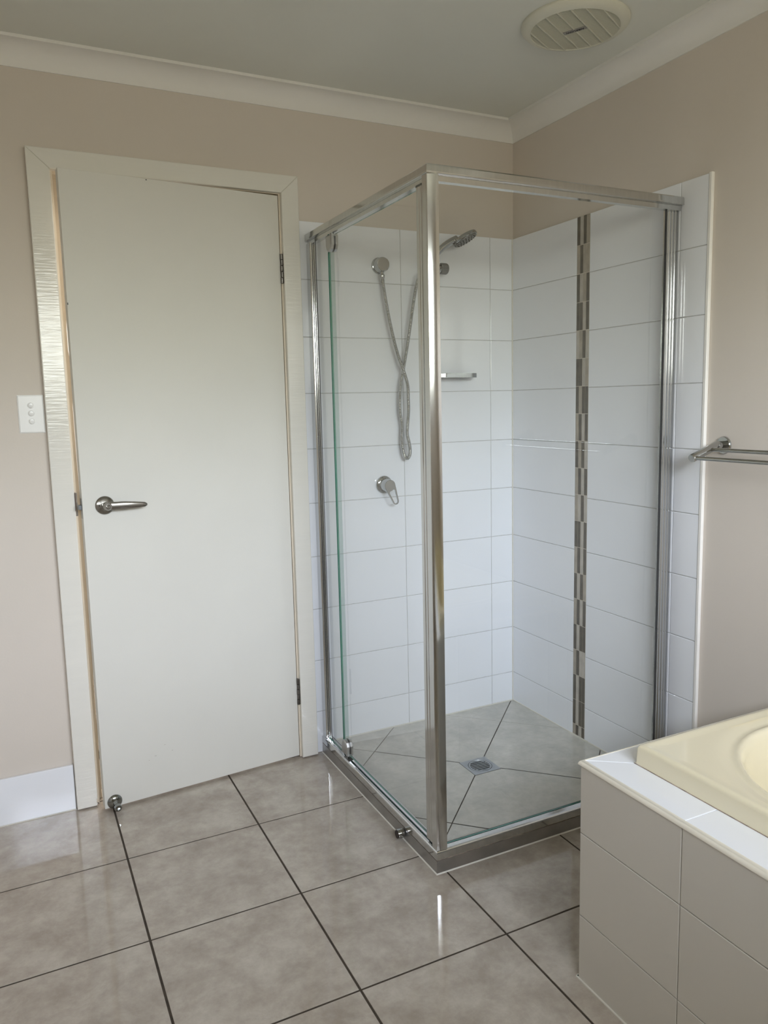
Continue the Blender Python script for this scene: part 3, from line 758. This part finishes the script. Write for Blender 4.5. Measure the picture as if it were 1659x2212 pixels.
# grate: ring plus parallel bars; slots run along x
b.rings([[(DC[0] + r * math.cos(2 * math.pi * k / 64), DC[1] + r * math.sin(2 * math.pi * k / 64), z) for k in range(64)] for r, z in ((0.0412, zf - 0.003), (0.0412, zf), (0.0355, zf), (0.0350, zf - 0.003))], M_steel, cap0=False, cap1=False, smooth=False)
sl = 0.0100
for k in range(-3, 4):
    y = DC[1] + (k) * sl; hw = math.sqrt(max(0.0358 ** 2 - (k * sl) ** 2, 1e-6))
    b.box(DC[0] - hw, DC[0] + hw, y - 0.0022, y + 0.0022, zf - 0.003, zf, M_steel)
place(b.build('grate'), fw)
b = MB(); b.lathe([(0.0419, 0), (0.0419, 0.0004)], (DC[0], DC[1], ZS - 0.0036), (0, 0, 1), M_black, n=48)
place(b.build('drain_pit'), fw)

# ------------------------------------------------------------------ hand shower
hs = bpy.data.objects.new('hand_shower', None); C.objects.link(hs); hs.location = (-0.45, 0, 1.80)
tag(hs, 'chrome hand shower on a wall holder with twisted flexible hose, behind the glass', 'hand shower')
def hp(b, name, parent=None, **k):
    o = b.build(name, **k); place(o, hs); return o
b = MB(); E0 = (-0.5965, 0, 1.8265)
b.lathe([(0.0300, 0.0), (0.0300, 0.003), (0.0285, 0.006), (0.0262, 0.007), (0.0262, 0.036), (0.0245, 0.0395), (0.022, 0.0405)], E0, (0, -1, 0), M_chrome, n=48)
b.lathe([(0.0065, 0), (0.0065, 0.010), (0.0095, 0.012), (0.0100, 0.018), (0.0085, 0.024), (0.0070, 0.027), (0.0078, 0.030), (0.0078, 0.040)], (E0[0], -0.026, E0[2] - 0.024), (0.02, 0, -1), M_chrome, n=28)
hp(b, 'wall_outlet')
def spline(P, n):
    P = [Vector(p) for p in P]; out = []
    Q = [P[0] * 2 - P[1]] + P + [P[-1] * 2 - P[-2]]
    for i in range(1, len(Q) - 2):
        for k in range(n):
            t = k / n; a, b_, c, d = Q[i - 1], Q[i], Q[i + 1], Q[i + 2]
            out.append(0.5 * ((2 * b_) + (c - a) * t + (2 * a - 5 * b_ + 4 * c - d) * t * t + (3 * b_ - a - 3 * c + d) * t ** 3))
    out.append(P[-1]); return out
HP = [(-0.5955, -0.026, 1.772), (-0.5915, -0.029, 1.735), (-0.5860, -0.033, 1.690), (-0.5745, -0.036, 1.622), (-0.5560, -0.038, 1.540), (-0.5390, -0.040, 1.482), (-0.5250, -0.046, 1.440),
      (-0.5120, -0.050, 1.390), (-0.5090, -0.048, 1.340), (-0.5080, -0.046, 1.290), (-0.5130, -0.046, 1.240), (-0.5150, -0.046, 1.205), (-0.5080, -0.046, 1.172), (-0.5030, -0.044, 1.143), (-0.5055, -0.042, 1.122),
      (-0.5130, -0.038, 1.112), (-0.5220, -0.034, 1.122), (-0.5270, -0.030, 1.148), (-0.5300, -0.028, 1.185), (-0.5270, -0.026, 1.235),
      (-0.5340, -0.026, 1.290), (-0.5340, -0.028, 1.350), (-0.5290, -0.030, 1.400), (-0.5190, -0.034, 1.455), (-0.5040, -0.036, 1.530), (-0.4900, -0.038, 1.610), (-0.4770, -0.041, 1.690), (-0.4630, -0.045, 1.760), (-0.4500, -0.050, 1.792), (-0.4310, -0.055, 1.806)]
cp = spline(HP, 14)
# resample with a rib every 4 mm
b = MB(); pts = []; rs = []; acc = 0; k = 0
dense = []
for a, c in zip(cp, cp[1:]):
    m_ = max(1, int((c - a).length / 0.0009))
    for i in range(m_): dense.append(a.lerp(c, i / m_))
dist = 0.0
for i, p in enumerate(dense):
    if i: dist += (dense[i] - dense[i - 1]).length
    pts.append(p); rs.append(0.0062 + 0.0010 * math.cos(2 * math.pi * dist / 0.0050))
b.tube(pts, rs, M_hose, n=12)
hp(b, 'hose', auto=None)
# wall holder with ribbed knob
b = MB()
b.lathe([(0.0260, 0), (0.0260, 0.006), (0.0180, 0.012), (0.0120, 0.016), (0.0120, 0.050)], (-0.392, 0, 1.818), (0, -1, 0), M_chrome, n=40)
b.lathe([(0.0160, -0.026), (0.0175, -0.022), (0.0175, 0.020), (0.0160, 0.024)], (-0.392, -0.058, 1.818), (1, 0, 0.1), M_chrome, n=32)
hp(b, 'wall_holder')
b = MB(); prof_ = []
nn = 60
ringsK = []
for (r, h) in ((0.019, 0.0), (0.0205, 0.003), (0.0205, 0.026), (0.0185, 0.030), (0.010, 0.0315)):
    ringsK.append([(-0.370 + h, -0.058 + (r - (0.0009 if kk % 2 else 0)) * math.cos(2 * math.pi * kk / nn), 1.820 + (r - (0.0009 if kk % 2 else 0)) * math.sin(2 * math.pi * kk / nn)) for kk in range(nn)])
b.rings(ringsK, M_grip, smooth=False)
hp(b, 'ribbed_knob')
# handset: grip rising to a flat round head tilted down to the right
b = MB()
G0 = Vector((-0.432, -0.055, 1.800)); 
grip = spline([(-0.432, -0.056, 1.800), (-0.414, -0.060, 1.832), (-0.392, -0.064, 1.866), (-0.366, -0.069, 1.893), (-0.336, -0.074, 1.914), (-0.306, -0.078, 1.928)], 8)
b.tube(grip, [0.0105 + 0.0035 * (i / len(grip)) for i in range(len(grip))], M_chrome, n=20)
hp(b, 'handset_grip')
b = MB(); hc = Vector((-0.2750, -0.082, 1.9335)); hn = Vector((0.40, -0.30, -0.92)).normalized()
b.lathe([(0.012, -0.0110), (0.034, -0.0095), (0.0475, -0.0050), (0.0500, 0.0), (0.0500, 0.0070), (0.0480, 0.0095)], hc, hn, M_chrome, n=48)
b.lathe([(0.0445, 0.0090), (0.0440, 0.0120), (0.030, 0.0128)], hc, hn, M_grip, n=40)
ref = hn.cross(Vector((0, 1, 0))).normalized(); rf2 = hn.cross(ref)
for rr, cnt in ((0.012, 6), (0.024, 12), (0.036, 18)):
    for k in range(cnt):
        a = 2 * math.pi * k / cnt; q = hc + (ref * math.cos(a) + rf2 * math.sin(a)) * rr
        b.lathe([(0.0016, 0.012), (0.0012, 0.0155)], q, hn, M_rubber, n=6)
q = hc - Vector((0.044, 0, 0.020)).normalized() * 0.049
b.lathe([(0.0060, 0.004), (0.0060, 0.015), (0.004, 0.0175)], q, hn, M_grip, n=12)
hp(b, 'shower_head')

# ------------------------------------------------------------------ mixer tap
mx_ = bpy.data.objects.new('shower_mixer', None); C.objects.link(mx_); mx_.location = (-0.5962, 0, 1.0140)
tag(mx_, 'chrome wall mixer tap with open loop lever below the shower hose', 'tap')
mc = (-0.5962, 0, 1.0140)
b = MB(); b.lathe([(0.0340, 0.0), (0.0345, 0.002), (0.0330, 0.006), (0.0270, 0.0095), (0.0240, 0.0105)], mc, (0, -1, 0), M_chrome, n=56)
place(b.build('cover_plate'), mx_)
b = MB(); b.lathe([(0.0240, 0.010), (0.0240, 0.016), (0.0225, 0.017), (0.0225, 0.021), (0.0240, 0.022), (0.0235, 0.046), (0.0225, 0.048)], mc, (0, -1, 0), M_chrome, n=48)
place(b.build('tap_body'), mx_)
b = MB()
# lever: disc and open loop, one outline with a hole, leaning right and slightly outwards
lc = Vector((mc[0], -0.048, mc[2])); ld = Vector((0.36, 0.03, -0.91)).normalized(); lr = Vector((0.93, 0, 0.368)).normalized(); ln = ld.cross(lr).normalized()
if ln.y > 0: ln = -ln
def loop(scale_w, top, bot, dn):
    P = []
    for k in range(49):
        a = math.pi * k / 48; P.append((math.cos(a) * 0.0225 * scale_w, -math.sin(a) * 0.0225 * top))
    for k in range(49):
        a = math.pi + math.pi * k / 48; P.append((math.cos(a) * 0.0125 * scale_w, 0.066 + bot - math.sin(a) * 0.0125 * scale_w))
    return [lc + lr * u + ld * v + ln * dn for u, v in P]
inner = []
for k in range(98):
    if k < 49: a = math.pi * k / 48; inner.append((math.cos(a) * 0.0130, 0.026 - math.sin(a) * 0.009))
    else: a = math.pi + math.pi * (k - 49) / 48; inner.append((math.cos(a) * 0.0085, 0.0655 - math.sin(a) * 0.0085))
I = lambda dn: [lc + lr * u + ld * v + ln * dn for u, v in inner]
b.rings([I(0.0), loop(1, 1, 0, 0.0), loop(1.0, 1, 0, 0.0060), loop(0.94, 0.94, -0.0012, 0.0080), I(0.0080), I(0.0)], M_chrome, cap0=False, cap1=False, smooth=False)
place(b.build('loop_lever', auto=40), mx_)

# ------------------------------------------------------------------ soap shelf
b = MB()
ol = []
sx0, sx1, dp = -0.386, -0.209, 0.078
for k in range(13): a = math.pi / 2 * k / 12; ol.append((sx1 - 0.030 + 0.030 * math.sin(a), -dp + 0.030 * (1 - math.cos(a))))
ol = [(sx0, 0.0), (sx0, -dp + 0.03)] + [(sx0 + 0.030 * (1 - math.cos(math.pi / 2 * k / 8)), -dp + 0.030 * (1 - math.sin(math.pi / 2 * k / 8))) for k in range(9)] + ol + [(sx1, 0.0)]
b.prism([(x, y, 1.4150) for x, y in ol], (0, 0, 0.0165), mat('dark_chrome', (0.34, 0.35, 0.36), 0.08, metal=1), bevel=0.0015, seg=2)
sh = b.build('soap_shelf'); tag(sh, 'small chrome soap shelf with rounded front on the tiles right of the hose', 'shelf')

# ------------------------------------------------------------------ towel rail
tr_ = bpy.data.objects.new('towel_rail', None); C.objects.link(tr_); tr_.location = (PW, -1.07, 1.18)
tag(tr_, 'double chrome towel rail on the beige wall above the bathtub', 'towel rail')
Y0r, Y1r, ZR = -1.0560, -1.6300, 1.1800
for y in (Y0r, Y1r):
    b = MB()
    b.lathe([(0.0255, 0), (0.0262, 0.002), (0.0250, 0.006), (0.0235, 0.0075)], (PW, y, ZR), (-1, 0, 0), M_chrome, n=44)
    b.lathe([(0.0125, 0.006), (0.0125, 0.034)], (PW, y, ZR), (-1, 0, 0), M_chrome, n=28)
    br = place(b.build('bracket'), tr_)
    b = MB()
    p0, p1 = Vector((PW - 0.024, y, ZR + 0.0035)), Vector((PW - 0.132, y, ZR - 0.0330))
    b.tube([p0, p0.lerp(p1, 0.03), p0.lerp(p1, 0.97), p1], [0.0105, 0.0122, 0.0122, 0.0110], M_chrome, n=28)
    o = b.build('arm'); o.parent = br; o.matrix_parent_inverse = (tr_.matrix_basis).inverted() @ tr_.matrix_basis
    o.matrix_parent_inverse = Matrix.Identity(4) if False else br.matrix_basis.inverted() @ tr_.matrix_basis.inverted() @ tr_.matrix_basis
for dx, dz in ((0.060, -0.0100), (0.124, -0.0310)):
    b = MB(); b.tube([(PW - dx, Y0r - 0.006, ZR + dz), (PW - dx, Y1r + 0.006, ZR + dz)], 0.0060, M_satin if False else mat('brushed_rail', (0.42, 0.42, 0.41), 0.03, metal=1), n=24)
    place(b.build('rail_bar'), tr_)

# ------------------------------------------------------------------ light switch
b = MB(); lx0, lx1, lz0, lz1 = -1.8394, -1.7650, 1.2548, 1.3722
b.box(lx0, lx1, PW - 0.0030, PW, lz0, lz1, M_white, bevel=0.0010)
b.box(lx0 + 0.0022, lx1 - 0.0022, PW - 0.0062, PW - 0.003, lz0 + 0.0022, lz1 - 0.0022, M_white, bevel=0.0015, seg=2)
sw = b.build('light_switch'); tag(sw, 'white three-gang light switch plate on the wall left of the door', 'light switch')
for zc in (1.3399, 1.3157, 1.2913):
    b = MB(); xc = -1.8020
    b.lathe([(0.0094, 0.0), (0.0094, 0.0012), (0.0086, 0.0020)], (xc, PW - 0.0062, zc), (0, -1, 0), M_white, n=36)
    b.lathe([(0.0080, 0.0015), (0.0078, 0.0040), (0.0066, 0.0052), (0.003, 0.0056)], (xc, PW - 0.0062, zc), (0, -1, -0.04), M_white, n=36)
    rk = b.build('rocker_button', sw)

# ------------------------------------------------------------------ ceiling fan grille
vf = bpy.data.objects.new('exhaust_fan', None); C.objects.link(vf); VC = Vector((-0.3160, -0.7620, CE)); vf.location = VC
tag(vf, 'round cream exhaust fan with slatted grille on the ceiling above the shower', 'exhaust fan')
b = MB()
b.lathe([(0.1535, 0.0), (0.1545, 0.004), (0.1530, 0.008), (0.1450, 0.0150), (0.1340, 0.0190), (0.1275, 0.0200), (0.1262, 0.0185), (0.1262, 0.0100)], VC, (0, 0, -1), M_vent, n=96, cap0=True, cap1=False)
place(b.build('cover_rim', auto=50), vf)
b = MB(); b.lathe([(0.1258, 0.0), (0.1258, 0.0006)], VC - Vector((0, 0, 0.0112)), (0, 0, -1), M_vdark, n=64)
place(b.build('fan_interior'), vf)
b = MB()
va = math.radians(28.5); vd = Vector((math.cos(va), math.sin(va), 0)); vn = Vector((-math.sin(va), math.cos(va), 0)); RI = 0.1264
def slab(b, c0, dirv, half, width, z0, z1, m):
    per = Vector((-dirv.y, dirv.x, 0)); P = [c0 + dirv * half + per * width / 2, c0 - dirv * half + per * width / 2, c0 - dirv * half - per * width / 2, c0 + dirv * half - per * width / 2]
    b.prism([(p.x, p.y, CE - z0) for p in P], (0, 0, -(z1 - z0)), m)
for k in range(-3, 4):
    d = k * 0.0365; hw = math.sqrt(RI ** 2 - d * d)
    slab(b, VC + vn * d, vd, hw, 0.0030, 0.0125, 0.0200, M_vent)
place(b.build('grille_rib'), vf)
b = MB(); sp_ = 0.0043; kk = int(RI / sp_)
for k in range(-kk, kk + 1):
    d = k * sp_; hw = math.sqrt(max(RI ** 2 - d * d, 1e-7))
    slab(b, VC + vd * d, vn, hw, 0.0015, 0.0145, 0.0186, M_vent)
place(b.build('grille_slats'), vf)
b = MB(); slab(b, VC, vn, 0.0345, 0.0150, 0.0180, 0.0204, M_label)
lab = place(b.build('name_plate'), vf)
tx = bpy.data.curves.new('lettering', 'FONT'); tx.body = 'AIRFLOW'; tx.size = 0.0125; tx.extrude = 0.0002; tx.align_x = 'CENTER'; tx.align_y = 'CENTER'; tx.offset = 0.0003; tx.space_character = 1.05
to = bpy.data.objects.new('lettering_source', tx); C.objects.link(to)
dg_ = bpy.context.evaluated_depsgraph_get(); me = bpy.data.meshes.new_from_object(to.evaluated_get(dg_)); bpy.data.objects.remove(to)
me.materials.clear(); me.materials.append(M_ink)
xd = vn.copy(); zd = Vector((0, 0, -1)); yd = zd.cross(xd)
TM = Matrix((xd, yd, zd)).transposed().to_4x4(); TM.translation = VC + Vector((0, 0, -0.0206))
me.transform(TM)
lo = bpy.data.objects.new('lettering', me); C.objects.link(lo); place(lo, vf)
